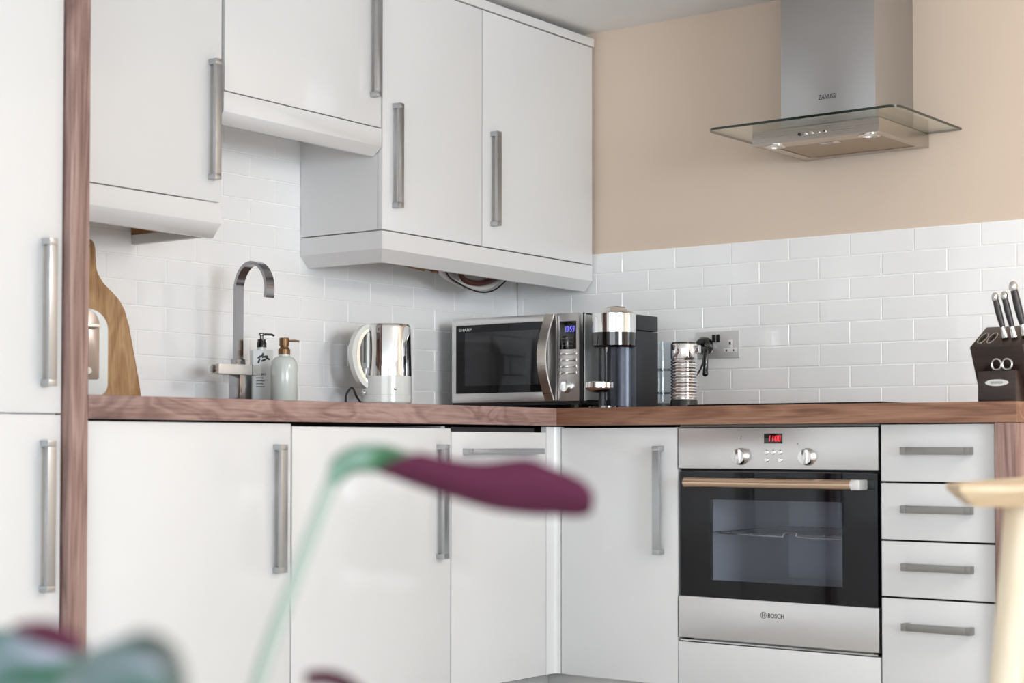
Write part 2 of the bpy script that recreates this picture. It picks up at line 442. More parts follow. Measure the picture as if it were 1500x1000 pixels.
# ------------------------------------------------------------------ handles
def handle_back(x0, x1, za, zb, yf, dep=.028):
    """upright bar on a door facing -y"""
    mb = MB(); b = .0007
    mb.box(x0, x1, yf-dep, yf-dep+.010, za+.0142, zb-.0142, b)
    for z in (za, zb-.014): mb.box(x0, x1, yf-dep, yf, z, z+.014, b)
    return mb
def handle_back_h(xa, xb, z0, z1, yf, dep=.028):
    mb = MB(); b = .0008
    mb.box(xa+.0142, xb-.0142, yf-dep, yf-dep+.010, z0, z1, b)
    for x in (xa, xb-.014): mb.box(x, x+.014, yf-dep, yf, z0, z1, b)
    return mb
def handle_right(ya, yb, za, zb, xf, horiz, dep=.028):
    mb = MB(); b = .0008; y0, y1 = min(ya, yb), max(ya, yb)
    if horiz:
        mb.box(xf-dep, xf-dep+.010, y0+.0142, y1-.0142, za, zb, b)
        for y in (y0, y1-.014): mb.box(xf-dep, xf, y, y+.014, za, zb, b)
    else:
        mb.box(xf-dep, xf-dep+.010, y0, y1, za+.0142, zb-.0142, b)
        for z in (za, zb-.014): mb.box(xf-dep, xf, y0, y1, z, z+.014, b)
    return mb

# ------------------------------------------------------------------ wall cupboards
YF = -.326
def pelmet(x0, x1, ztop, zb, left_return=False):
    """light pelmet: upright face with a bevel underneath, mitred round the open side"""
    prof = [(0, ztop), (0, ztop-.051), (.030, zb), (.042, zb), (.018, ztop-.05), (.018, ztop)]
    if not left_return:
        return MB().prism([(YF+o, z) for o, z in prof], 'x', x0, x1, .0008, seg=1)
    mb = MB(); bb = mb.bm
    R_ = [[bb.verts.new(p) for p in ((x0+o, -.001, z), (x0+o, YF+o, z), (x1, YF+o, z))] for o, z in prof]
    n_ = len(R_)
    for i in range(n_):
        A, B = R_[i], R_[(i+1) % n_]
        for j in range(2): bb.faces.new((A[j], B[j], B[j+1], A[j+1]))
    bb.faces.new([r_[0] for r_ in R_]); bb.faces.new([r_[2] for r_ in R_][::-1])
    bmesh.ops.recalc_face_normals(bb, faces=bb.faces[:])
    return mb
def wall_cabinet(label, x0, x1, zd, doors, zp0, zp1, lret=False, lside=None):
    t = thing('wall_cabinet', label, 'cupboard', ((x0+x1)/2, 0, zd), 0, None)
    zt = 2.138; c = MB()
    c.box(x0, x0+.018, YF+.020, -.001, zd, zt).box(x1-.018, x1, YF+.020, -.001, zd, zt)
    c.box(x0+.018, x1-.018, YF+.020, -.001, zt-.018, zt).box(x0+.018, x1-.018, YF+.02, -.001, zd+.03, zd+.048)
    c.box(x0+.018, x1-.018, -.01, -.001, zd+.05, zt-.02)
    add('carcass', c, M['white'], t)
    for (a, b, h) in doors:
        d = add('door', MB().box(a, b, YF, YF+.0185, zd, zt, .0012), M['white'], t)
        add('handle', handle_back(*h, YF), M['nickel'], d)
    add('pelmet', pelmet(x0, x1, zp0, zp1, lret), M['white'], t)
    return t
u1 = wall_cabinet('white gloss wall cupboard beside the tall walnut-edged unit, above the chopping board', -2.285, -1.676, 1.423,
                  [(-2.283, -1.678, (-1.722, -1.702, 1.476, 1.784))], 1.420, 1.334)
c = MB().box(-1.697, -1.681, -.29, -.002, 1.337, 1.42, .0008)
add('side_board', c, M['white_inner'], u1)
c = MB().box(-1.7, -1.6975, -.29, -.004, 1.362, 1.42)
add('raw_edge', c, M['raw_wood'], u1, label='unpainted brown board edge')
u2 = wall_cabinet('short white wall cupboard hung higher than its neighbours, above the tap', -1.669, -1.065, 1.709,
                  [(-1.667, -1.067, (-1.115, -1.095, 1.789, 2.09))], 1.706, 1.630)
u3 = wall_cabinet('wide two-door white wall cupboard in the corner above the kettle and microwave', -1.061, -.014, 1.410,
                  [(-1.061, -.607, (-1.020, -.999, 1.476, 1.776)), (-.603, -.014, (-.565, -.543, 1.476, 1.768))], 1.406, 1.3215, True)
add('cornice', MB().box(-1.675, -.006, YF-.004, YF+.05, 2.141, 2.170, .004), M['white'], u3)
def out_of_level(root, k):
    """the wall units hang a little off level: drop along x inside every part"""
    for o in list(root.children_recursive):
        for v in o.data.vertices: v.co.z -= v.co.x*k
out_of_level(u3, .0125); out_of_level(u2, .012); out_of_level(u1, .006)
# boxed-in flue on top of the corner cupboard
solo('flue_boxing', MB().box(-1.0, -.46, -.27, -.004, 2.139, 2.184, .001), M['white_plastic'],
     'small white boxed-in duct between corner cupboard top and ceiling', 'boxing', (-.73, -.13, 2.139))

# boiler pipework hanging under the corner cupboard
t = thing('hanging_pipework', 'tangle of copper and white pipes under the corner wall cupboard', 'pipes', (-.42, -.11, 1.43))
def curve(pts, n=8):
    """Catmull-Rom through points"""
    P = [Vector(p) for p in pts]; P = [P[0]*2-P[1]]+P+[P[-1]*2-P[-2]]; out = []
    for i in range(1, len(P)-2):
        for k in range(n):
            s = k/n
            out.append(.5*((2*P[i])+(P[i+1]-P[i-1])*s+(2*P[i-1]-5*P[i]+4*P[i+1]-P[i+2])*s*s+(3*P[i]-P[i-1]-3*P[i+1]+P[i+2])*s**3))
    out.append(P[-2]); return out
add('copper_pipe', MB().tube(curve([(-.76, -.13, 1.44), (-.74, -.13, 1.362), (-.66, -.13, 1.356), (-.58, -.13, 1.350), (-.50, -.13, 1.352), (-.46, -.13, 1.44)]), .008), M['copper'], t)
add('brass_valve', MB().tube([(-.71, -.14, 1.358), (-.66, -.14, 1.354)], .014, 8).tube([(-.685, -.14, 1.356), (-.685, -.17, 1.350)], .007), M['brass'], t)
add('pipe_joint', MB().tube([(-.62, -.14, 1.352), (-.57, -.14, 1.349)], .012, 6), M['copper'], t)
add('condensate_pipe', MB().tube(curve([(-.62, -.14, 1.43), (-.585, -.14, 1.35), (-.50, -.14, 1.333), (-.41, -.14, 1.334), (-.35, -.14, 1.352), (-.30, -.14, 1.41)]), .012), M['white_pvc'], t)
add('white_hose', MB().tube(curve([(-.63, -.16, 1.43), (-.60, -.16, 1.345), (-.53, -.16, 1.316), (-.44, -.16, 1.303), (-.37, -.16, 1.310), (-.31, -.16, 1.338), (-.27, -.16, 1.375), (-.25, -.16, 1.43)]), .009), M['white_pvc'], t)
add('maroon_hose', MB().tube(curve([(-.53, -.17, 1.36), (-.50, -.17, 1.325), (-.44, -.17, 1.318), (-.39, -.17, 1.326), (-.34, -.17, 1.344), (-.28, -.17, 1.36), (-.24, -.17, 1.41)]), .009), M['dark_red'], t)
add('black_cable', MB().tube(curve([(-.63, -.18, 1.43), (-.60, -.18, 1.338), (-.53, -.18, 1.307), (-.44, -.18, 1.290), (-.37, -.18, 1.298), (-.31, -.18, 1.328), (-.27, -.18, 1.365), (-.25, -.18, 1.43)]), .0026, 8), M['black'], t)
add('cable_tie', MB().tube([(-.50+.010*math.cos(a), -.16, 1.330+.030*math.sin(a)) for a in [2*PI*k/20 for k in range(20)]], .004, 8, closed=True), M['white_pvc'], t)
add('braided_hose', MB().tube([(-.29+.012*k, -.14, 1.351) for k in range(13)], [.011 if k % 2 else .009 for k in range(13)], 10), M['chrome_soft'], t)
add('yellow_sleeve', MB().tube([(-.14, -.14, 1.349), (-.06, -.14, 1.347)], .008, 10), M['yellow'], t, label='yellow sleeve on the gas pipe')

# ------------------------------------------------------------------ tall unit and walnut panels
solo('end_panel', MB().box(-2.376, -2.3255, -.62, -.001, 0, 2.17, .0012), M['walnut_z'],
     'full-height walnut panel beside the tall white unit', 'panel', (-2.35, -.31, 0))
t = thing('tall_cabinet', 'tall white two-door unit left of the full-height walnut panel', 'cupboard', (-2.68, -.3, 0))
add('carcass', MB().box(-2.985, -2.380, -.579, -.001, .12, 2.15), M['white_inner'], t)
add('plinth', MB().box(-2.985, -2.380, -.545, -.53, 0, .119), M['plinth'], t)
for z0, z1, h0, h1, lb in ((.869, 2.14, .925, 1.236, 'upper'), (.125, .8655, .494, .812, 'lower')):
    d = add('door', MB().box(-2.983, -2.381, -.6, -.5815, z0, z1, .0012), M['white'], t)
    add('handle', handle_back(-2.434, -2.413, h0, h1, -.6), M['nickel'], d)

# ------------------------------------------------------------------ base units, back run
def base_cabinet(label, x0, x1, hx, ztop):
    t = thing('base_cabinet', label, 'cupboard', ((x0+x1)/2, -.3, 0))
    c = MB()
    c.box(x0+.001, x0+.018, -.579, -.002, .125, .853).box(x1-.018, x1-.001, -.579, -.002, .125, .853)
    c.box(x0+.018, x1-.018, -.579, -.002, .125, .143).box(x0+.018, x1-.018, -.02, -.002, .143, .853)
    add('carcass', c, M['white_inner'], t)
    lg = MB()
    for x in (x0+.06, x1-.06):
        add('foot', MB().lathe([(.02, 0), (.016, .01), (.016, .124)], x, -.45, 16), M['black'], t)
    d = add('door', MB().box(x0+.0015, x1-.0015, -.6, -.5805, .13, ztop, .0012), M['white'], t)
    add('handle', handle_back(*hx, .494, .803, -.6), M['nickel'], d)
    return t
base_cabinet('white base cupboard under the tap, next to the walnut panel', -2.323, -1.696, (-1.757, -1.734), .8535)
base_cabinet('white base cupboard under the kettle, between tap cupboard and dishwasher', -1.694, -1.0845, (-1.146, -1.123), .8475)
t = thing('dishwasher', 'integrated white dishwasher with one wide handle at the corner', 'dishwasher', (-.862, -.3, 0))
add('tub', MB().box(-1.078, -.648, -.56, -.01, .12, .835), M['dark_gap'], t)
d = add('door', MB().box(-1.0815, -.647, -.6, -.5805, .13, .838, .0012), M['white'], t)
add('handle', handle_back_h(-1.034, -.690, .776, .792, -.6), M['nickel'], d)
add('gap_shade_strip', MB().box(-1.0815, -.70, -.596, -.57, .8385, .851), M['black'], t, label='black strip for the shaded gap above the door')  # black strip stands in for the shaded gap under the worktop
for x in (-1.03, -.70): add('foot', MB().lathe([(.02, 0), (.015, .01), (.015, .121)], x, -.48, 16), M['black'], t)
# ------------------------------------------------------------------ base units, right run
t = thing('base_cabinet', 'white base cupboard in the corner, next to the oven', 'cupboard', (-.3, -.823, 0))
c = MB().box(-.579, -.002, -.64, -.623, .125, .853).box(-.579, -.002, -1.0225, -1.006, .125, .853).box(-.579, -.002, -1.006, -.64, .125, .143).box(-.02, -.002, -1.006, -.64, .143, .853)
add('carcass', c, M['white_inner'], t)
for y in (-.68, -.97): add('foot', MB().lathe([(.02, 0), (.016, .01), (.016, .124)], -.45, y, 16), M['black'], t)
add('corner_post', MB().prism([(-.645, -.6), (-.612, -.6), (-.606, -.603), (-.602, -.608), (-.600, -.6185), (-.581, -.6185), (-.581, -.5805), (-.645, -.5805)], 'z', .13, .855), M['white'], t)
d = add('door', MB().box(-.6, -.5805, -1.0225, -.622, .13, .8515, .0012), M['white'], t)
add('handle', handle_right(-.9555, -.9785, .494, .799, -.6, False), M['nickel'], d)

t = thing('oven_plinth_unit', 'plain white panel unit directly under the oven', 'cupboard', (-.3, -1.329, 0))
add('carcass', MB().box(-.57, -.002, -1.631, -1.0265, .125, .2545), M['white_inner'], t)
for y in (-1.08, -1.58): add('foot', MB().lathe([(.02, 0), (.016, .01), (.016, .124)], -.45, y, 16), M['black'], t)
add('front_panel', MB().box(-.6, -.5705, -1.6345, -1.0245, .13, .2545, .0012), M['white'], t)

t = thing('drawer_unit', 'narrow white unit of four drawers between oven and walnut end panel', 'drawers', (-.3, -1.79, 0))
c = MB().box(-.578, -.002, -1.655, -1.64, .125, .853).box(-.578, -.002, -1.9425, -1.928, .125, .853).box(-.578, -.002, -1.928, -1.655, .125, .14).box(-.02, -.002, -1.928, -1.655, .14, .853)
c.box(-.575, -.55, -1.928, -1.655, .14, .85)
add('carcass', c, M['dark_gap'], t)
for z0, z1, hz in ((.7095, .855, .787), (.5605, .7045, .6385), (.4145, .5555, .4915), (.13, .4095, .3395)):
    d = add('drawer_front', MB().box(-.6, -.5805, -1.9425, -1.640, z0, z1, .0012), M['white'], t)
    add('handle', handle_right(-1.704, -1.8885, hz-.009, hz+.010, -.6, True), M['nickel_y'], d)
solo('end_panel', MB().box(-.62, -.002, -2.003, -1.951, 0, .8575, .0012), M['walnut_z'],
     'walnut end panel under the worktop beside the drawers', 'panel', (-.31, -1.977, 0))

# ------------------------------------------------------------------ worktops
solo('worktop', MB().box(-2.3245, -.6205, -.62, -.0005, .8585, .91, .0015), M['walnut_x'],
     'walnut worktop of the back run carrying tap, kettle and soap', 'worktop', (-1.47, -.31, .8585))
solo('worktop', MB().box(-.62, -.0005, -2.007, -.0005, .8585, .91, .0015), M['walnut_y'],
     'walnut worktop of the right-hand run above the oven', 'worktop', (-.31, -1.0, .8585))

# ------------------------------------------------------------------ oven
t = thing('oven', 'built-in stainless steel oven with black glass door and red clock', 'oven', (-.3, -1.329, .256))
Y0, Y1 = -1.0275, -1.6325
add('casing', MB().box(-.57, -.03, Y1+.03, Y0-.03, .825, .845).box(-.57, -.03, Y1+.03, Y1+.05, .256, .825).box(-.57, -.03, Y0-.05, Y0-.03, .256, .825).box(-.05, -.03, Y1+.05, Y0-.05, .256, .825).box(-.57, -.05, Y1+.05, Y0-.05, .256, .40).box(-.57, -.05, Y1+.05, Y0-.05, .70, .825), M['cavity'], t)
fa = add('fascia', MB().box(-.602, -.572, Y1, Y0, .737, .8495, .002), M['steel_y'], t)
ds = add('display', MB().box(-.6035, -.60, -1.3555, -1.2995, .806, .833, .001), M['black_gloss'], fa)
add('clock_digits', seven_seg('11:00', (-.604, -1.3105, .812), (0, -1, 0), (0, 0, 1), .041, .0155, th=.15), M['red_led'], t, smooth=0, label='red clock digits')
for y in (-1.229, -1.432):
    k = add('knob', MB().lathe([(.0235, -.602), (.0235, -.606), (.0215, -.609), (.0205, -.622), (.0195, -.624)], 0, 0, 40, 'x').box(-.630, -.622, -.0065, .0065, -.0195, .0195, .002), M['chrome_soft'], t)
    k.data.transform(Matrix.Translation((0, y, .7705))); 
for y, z in ((-1.3065, .7825), (-1.327, .7825), (-1.348, .7825), (-1.3065, .7615), (-1.348, .7615)):
    add('button', MB().lathe([(.0065, -.602), (.0065, -.605), (.005, -.6068)], 0, y, 24, 'x', z), M['chrome_soft'], t)
add('symbol', MB().tube([(-.6022, -1.226, .818), (-.6022, -1.229, .82), (-.6022, -1.2275, .823), (-.6022, -1.230, .826)], .0006, 6), M['ink'], fa)
add('dot_mark', MB().tube([(-.6022, -1.400, .805), (-.6022, -1.4015, .8065)], .0012, 6), M['ink'], fa)
add('top_rail', MB().box(-.592, -.57, Y1, Y0, .8515, .8575), M['grey_ink'], t)
add('gap_shadow', MB().box(-.59, -.57, Y1+.002, Y0-.002, .730, .738), M['dark_gap'], t)
dr = add('door', MB().box(-.598, -.583, Y1+.004, Y0-.004, .383, .43).box(-.598, -.583, Y1+.004, Y0-.004, .652, .728).box(-.598, -.583, Y1+.004, -1.528, .43, .652).box(-.598, -.583, -1.127, Y0-.004, .43, .652), M['black_glass'], t)
add('window_glass', MB().box(-.5985, -.5965, -1.5279, -1.1271, .4301, .6519), M['oven_glass'], dr, smooth=0)
hd = add('handle', MB().tube([(-.632, -1.0665, .699), (-.632, -1.572, .699)], .0135, 24).tube([(-.632, -1.085, .699), (-.592, -1.085, .699)], .009).tube([(-.632, -1.56, .699), (-.592, -1.56, .699)], .009), M['copper_tube'], dr)
add('handle_cap', MB().tube([(-.632, -1.5722, .699), (-.632, -1.578, .699)], .0142, 24).box(-.645, -.594, -1.600, -1.574, .6855, .7125, .004), M['satin_plate'], hd, label='pale metal handle end')
sp = add('lower_strip', MB().box(-.602, -.583, Y1, Y0, .2665, .382, .002), M['steel_y'], dr)
add('lettering', text_mb('BOSCH', (-.6022, -1.3095, .3365), (0, -1, 0), (0, 0, 1), .048, .0125), M['ink'], sp, smooth=0)
e = MB().tube([(-.6023, -1.2955+.0085*math.cos(a), .343+.0085*math.sin(a)) for a in [2*PI*k/32 for k in range(32)]], .0008, 6, closed=True)
e.box(-.603, -.6018, -1.3, -1.298, .337, .349).box(-.603, -.6018, -1.293, -1.291, .337, .349).box(-.603, -.6018, -1.3, -1.291, .342, .344)
add('emblem', e, M['grey_ink'], sp)
rk = MB()
rk.tube(curve([(-.53, -1.10, .556), (-.53, -1.30, .552), (-.53, -1.315, .553), (-.53, -1.325, .562), (-.53, -1.36, .562), (-.53, -1.372, .552), (-.53, -1.56, .55)], 6), .0022, 8)
rk.tube([(-.10, -1.10, .556), (-.10, -1.56, .556)], .0022, 8)
for k in range(14): y = -1.12-.032*k; rk.tube([(-.53, y, .558), (-.10, y, .558)], .0014, 6)
rk.tube([(-.53, -1.097, .557), (-.10, -1.097, .557)], .0022, 8).tube([(-.53, -1.562, .557), (-.10, -1.562, .557)], .0022, 8)
add('wire_rack', rk, M['chrome_soft'], t)
add('vent_strip', MB().box(-.60, -.56, Y1+.004, Y0-.004, .2575, .2615), M['chrome_soft'], t)

# ------------------------------------------------------------------ hob
t = thing('hob', 'flat black glass hob set on the worktop over the oven', 'hob', (-.31, -1.33, .91))
add('glass_plate', MB().box(-.575, -.06, -1.63, -1.04, .9102, .9155, .001), M['black_glass'], t)
for x, y, r in ((-.44, -1.19, .09), (-.44, -1.48, .075), (-.19, -1.19, .075), (-.19, -1.48, .09)):
    add('cooking_zone', MB().tube([(x+r*math.cos(a), y+r*math.sin(a), .9155) for a in [2*PI*k/48 for k in range(48)]], .0006, 6, closed=True), M['grey_ink'], t)

# ------------------------------------------------------------------ cooker hood
t = thing('cooker_hood', 'stainless steel chimney hood with clear glass canopy on the beige wall', 'cooker hood', (0, -1.312, 1.66))
ch = add('chimney', MB().box(-.25, .0075, -1.463, -1.164, 1.718, ZC-.001, .0015), M['chimney'], t)
add('lettering', text_mb('ZANUSSI', (-.2503, -1.286, 1.7985), (0, -1, 0), (0, 0, 1), .056, .0145, shear=.15), M['ink'], ch, smooth=0)
hx0, hy0, hy1, hz0, hz1 = -.328, -1.112, -1.511, 1.672, 1.711
b = MB()
b.box(hx0, hx0+.004, hy1, hy0, hz0, hz1).box(hx0+.004, .0075, hy1, hy1+.004, hz0, hz1).box(hx0+.004, .0075, hy0-.004, hy0, hz0, hz1)
b.box(hx0+.004, .0075, hy1+.004, hy0-.004, hz1-.004, hz1)
fx0, fx1, fy0, fy1 = -.255, -.03, -1.15, -1.485
b.box(hx0+.004, fx0, hy1+.004, hy0-.004, hz0+.001, hz0+.004).box(fx1, .0075, hy1+.004, hy0-.004, hz0+.001, hz0+.004)
b.box(fx0, fx1, fy0, hy0-.004, hz0+.001, hz0+.004).box(fx0, fx1, hy1+.004, fy1, hz0+.001, hz0+.004)
bd = add('body', b, M['hood_steel'], t)
fl = add('grease_filter', MB().box(fx0, fx1, fy1, fy0, hz0+.0035, hz0+.008), M['filter'], t)
add('filter_catch', MB().box(fx0+.006, fx0+.035, -1.345, -1.285, hz0+.0005, hz0+.0036, .001).tube([(fx0+.02, -1.305, hz0+.0002), (fx0+.02, -1.325, hz0+.0002)], .003), M['chrome_soft'], fl)
for y in (-1.165, -1.462):
    l = add('lamp_ring', MB().lathe([(.031, 0), (.031, -.004), (.022, -.005), (.022, .0)], hx0+.040, y, 32, cz=hz0+.001, cap=False), M['chrome'], t)
    add('lamp_lens', MB().lathe([(.0215, .0), (.0215, -.0025)], hx0+.040, y, 32, cz=hz0+.001), M['lamp'], l)
for k in range(5):
    y = -1.266-.020*k
    add('button', MB().lathe([(.0042, hx0), (.0042, hx0-.004), (.003, hx0-.005)], 0, y, 20, 'x', 1.690), M['chrome'] if k else M['ink'], bd)
# glass canopy: rounded front corners, faces of clear glass and a green edge
gx0, gy0, gy1, gz = -.43, -1.014, -1.612, 1.7125
out = [(.007, gy0)]
rr = .035
for k in range(9):
    a = PI/2+(PI/2)*k/8*1.0
    out.append((gx0+rr+rr*math.cos(a), gy0-rr+rr*math.sin(a)))
for k in range(9):
    a = PI+(PI/2)*k/8
    out.append((gx0+rr+rr*math.cos(a), gy1+rr+rr*math.sin(a)))
out.append((.007, gy1))
g = MB(); bb = g.bm; v0 = [bb.verts.new((x, y, gz)) for x, y in out]; v1 = [bb.verts.new((x, y, gz+.007)) for x, y in out]
bb.faces.new(v0[::-1]).material_index = 0; bb.faces.new(v1).material_index = 0
for i in range(len(out)):
    f = bb.faces.new((v0[i], v0[(i+1) % len(out)], v1[(i+1) % len(out)], v1[i])); f.material_index = 1
bmesh.ops.recalc_face_normals(bb, faces=bb.faces[:])
add('glass_canopy', g, [M['hood_glass'], M['glass_edge']], t)

# ------------------------------------------------------------------ socket and plug
t = thing('wall_socket', 'chrome double power socket on the tiles behind the milk frother', 'socket', (0, -.8045, 1.12))
pl = add('plate', MB().box(-.006, -.0008, -.881, -.728, 1.077, 1.162, .001), M['satin_plate'], t)
for y in (-.7905, -.8065): add('rocker_switch', MB().box(-.010, -.005, y-.006, y+.006, 1.1275, 1.1515, .001), M['black'], t)
for y in (-.760, -.849):
    s = add('socket_insert', MB().box(-.0072, -.005, y-.024, y+.024, 1.094, 1.107, .001).box(-.0072, -.005, y-.007, y+.007, 1.107, 1.133, .001), M['white_plastic'], t)
    add('pin_hole', MB().box(-.0078, -.007, y-.003, y+.003, 1.118, 1.127).box(-.0078, -.007, y-.015, y-.010, 1.097, 1.103).box(-.0078, -.007, y+.010, y+.015, 1.097, 1.103), M['ink'], s)
t = thing('power_plug', 'black power plug in the chrome socket with hanging grip', 'plug', (-.0085, -.760, 1.11))
add('plug_body', MB().lathe([(.029, -.0082), (.029, -.026), (.022, -.036), (.010, -.040)], 0, -.760, 32, 'x', 1.116), M['black_gloss'], t)
add('plug_grip', MB().tube(curve([(-.028, -.765, 1.112), (-.05, -.785, 1.098), (-.058, -.790, 1.06), (-.058, -.789, 1.028)]), .0085, 14).ball((-.058, -.789, 1.026), .0095), M['black_gloss'], t)
add('power_cord', MB().tube(curve([(-.042, -.776, 1.092), (-.055, -.778, 1.06), (-.075, -.775, 1.030), (-.12, -.775, 1.0), (-.18, -.80, .96), (-.26, -.86, .92), (-.318, -.87, .9225)]), .003, 8), M['black'], t)

# ------------------------------------------------------------------ microwave
t = thing('microwave', 'stainless steel microwave with blue clock in the corner of the worktop', 'microwave', (-.25, -.33, .91))
mx, my0, my1, mz0, mz1 = -.45, -.079, -.580, .936, 1.205
add('casing', MB().box(mx+.02, -.06, my1, my1+.004, mz0, mz1).box(mx+.02, -.06, my0-.004, my0, mz0, mz1).box(mx+.02, -.06, my1, my0, mz1-.004, mz1).box(mx+.02, -.06, my1, my0, mz0, mz0+.004).box(-.064, -.06, my1, my0, mz0, mz1), M['side_silver'], t)
for x in (-.41, -.11):
    for y in (-.12, -.54): add('foot', MB().lathe([(.016, .9102), (.018, .937)], x, y, 16), M['black'], t)
add('base_plate', MB().box(mx+.005, -.07, my1, my0, .925, .936), M['black'], t)
ct = add('cavity', MB().box(mx+.03, -.08, -.40, -.398, .96, 1.19).box(mx+.03, -.08, -.097, -.095, .96, 1.19).box(-.08, -.078, -.40, -.095, .96, 1.19).box(mx+.03, -.08, -.40, -.095, .958, .96).box(mx+.03, -.08, -.40, -.095, 1.19, 1.192), M['mw_cavity'], t)
dr = MB()
dr.box(mx, mx+.028, -.498, my0, mz0, .9655, .0015).box(mx, mx+.028, -.498, my0, 1.183, mz1, .0015).box(mx, mx+.028, -.0955, my0, .9655, 1.183).box(mx, mx+.028, -.498, -.462, .9655, 1.183)
dr = add('door', dr, M['steel_y'], t)
wf = add('window_frame', MB().box(mx+.001, mx+.006, -.462, -.0955, .9655, .990).box(mx+.001, mx+.006, -.462, -.0955, 1.160, 1.183).box(mx+.001, mx+.006, -.128, -.0955, .990, 1.160).box(mx+.001, mx+.006, -.462, -.425, .990, 1.160), M['black_glass'], dr)
add('window_glass', MB().box(mx+.001, mx+.003, -.425, -.128, .990, 1.160), M['mw_glass'], dr, smooth=0)
add('lettering', text_mb('SHARP', (mx+.0008, -.1065, 1.1645), (0, -1, 0), (0, 0, 1), .053, .0095), M['white_ink'], dr, smooth=0)
hp = [(mx-.006-.030*math.sin(PI*k/14), -.474+.010*math.sin(PI*k/14), .938+.265*k/14) for k in range(15)]
add('handle', MB().tube(hp, 0, flat=(.016, .003, (0, 1, 0))), M['hood_steel'], dr)
pn = add('control_panel', MB().box(mx, mx+.028, my1, -.500, mz0, mz1, .0015), M['steel_y'], t)
dp = add('display', MB().box(mx-.001, mx+.002, -.569, -.508, 1.094, 1.180, .0006), M['black_gloss'], pn)
add('clock_digits', seven_seg('10:59', (mx-.0012, -.5235, 1.1475), (0, -1, 0), (0, 0, 1), .041, .0165, th=.14), M['blue_led'], pn, smooth=0, label='blue clock digits')
kd = MB()
for r in range(3):
    for c_ in range(4): y = -.520-.011*c_; kd.box(mx-.0014, mx-.0009, y-.004, y+.004, 1.105+.011*r, 1.1065+.011*r)
add('touch_marks', kd, M['grey_ink'], dp)
for z in (1.081, 1.062, 1.042, 1.022):
    add('push_bar', MB().box(mx-.004, mx+.001, -.571, -.507, z-.0045, z+.0045, .0015), M['chrome_soft'], pn)
add('knob', MB().lathe([(.019, mx), (.019, mx-.004), (.0165, mx-.006), (.0155, mx-.018), (.0145, mx-.019)], 0, -.536, 40, 'x', .979), M['chrome'], pn)
add('side_strip', MB().box(mx+.0285, mx+.036, my1-.0015, my1, mz0, mz1), M['satin_plate'], t)

# ------------------------------------------------------------------ coffee machine
t = thing('coffee_machine', 'black pod coffee machine with chrome domed head beside the microwave', 'coffee machine', (-.39, -.705, .91))
hx, hy = -.449, -.707
hd = add('brew_head', MB().lathe([(.058, 1.092), (.0665, 1.098), (.0665, 1.137)], hx, hy, 64), M['black_gloss'], t)
add('chrome_cap', MB().lathe([(.067, 1.137), (.067, 1.193), (.064, 1.197), (.055, 1.2), (.044, 1.207), (.036, 1.211), (.02, 1.213), (.001, 1.2135)], hx, hy, 64), M['chrome'], hd)
add('lid_lever', MB().box(-.400, -.36, -.69, -.645, 1.192, 1.222, .003), M['dark_machine'], hd)
add('spout', MB().lathe([(.007, 1.072), (.010, 1.082), (.011, 1.092)], -.475, -.690, 24), M['chrome'], hd)
add('column', MB().lathe([(.042, .912), (.042, 1.100)], -.396, -.705, 64), M['grey_machine'], t)
bx = add('body', MB().box(-.39, -.267, -.747, -.64, .912, 1.146, .003), M['dark_machine'], t)
add('top_cover', MB().box(-.39, -.267, -.747, -.64, 1.148, 1.195, .003), M['dark_machine'], t)
add('base_plate', MB().box(-.48, -.26, -.745, -.645, .9102, .9165, .002).lathe([(.05, .9102), (.05, .917)], -.49, -.70, 40), M['black_gloss'], t)
add('support_post', MB().tube([(-.487, -.69, .915), (-.487, -.69, 1.094)], .011, 20), M['dark_machine'], t)
add('cup_support', MB().lathe([(.012, .956), (.026, .959), (.039, .966), (.043, .971), (.043, .986), (.041, .988)], -.524, -.705, 48).tube([(-.50, -.70, .972), (-.487, -.69, .972)], .006), M['chrome'], t)
tk = add('water_tank', MB().lathe([(.040, .93), (.041, .935), (.041, 1.119), (.040, 1.121), (.0385, 1.121), (.0385, .934)], -.212, -.715, 48, cap=False), M['clear'], t, smooth=35)
add('tank_base', MB().lathe([(.042, .9102), (.042, .930)], -.212, -.715, 48), M['dark_machine'], t)
for z in (.960, 1.032): add('level_ring', MB().lathe([(.0384, z), (.0384, z+.005)], -.212, -.715, 48), M['dark_machine'], tk)

# ------------------------------------------------------------------ milk frother
t = thing('milk_frother', 'small ribbed chrome milk frother beside the coffee machine', 'milk frother', (-.362, -.898, .91))
fx, fy = -.362, -.898
add('base', MB().lathe([(.041, .9102), (.0405, .930), (.038, .937)], fx, fy, 48), M['black'], t)
pr = [(.038, .937)]
for k in range(13):
    z = .939+k*.0088; pr += [(.0365, z), (.0395, z+.0022), (.0395, z+.0056), (.0365, z+.0078)]
pr += [(.0375, 1.056)]
add('ribbed_body', MB().lathe(pr, fx, fy, 64), M['chrome'], t, smooth=60)
add('jug_rim', MB().lathe([(.038, 1.056), (.0392, 1.058), (.0392, 1.098), (.038, 1.101)], fx, fy, 64), M['chrome'], t)
add('lid', MB().lathe([(.037, 1.1005), (.036, 1.106), (.02, 1.108), (.001, 1.1085)], fx, fy, 48), M['black_gloss'], t)
add('handle', MB().box(fx-.008, fx+.008, fy-.056, fy-.037, 1.072, 1.096, .003), M['chrome_soft'], t)

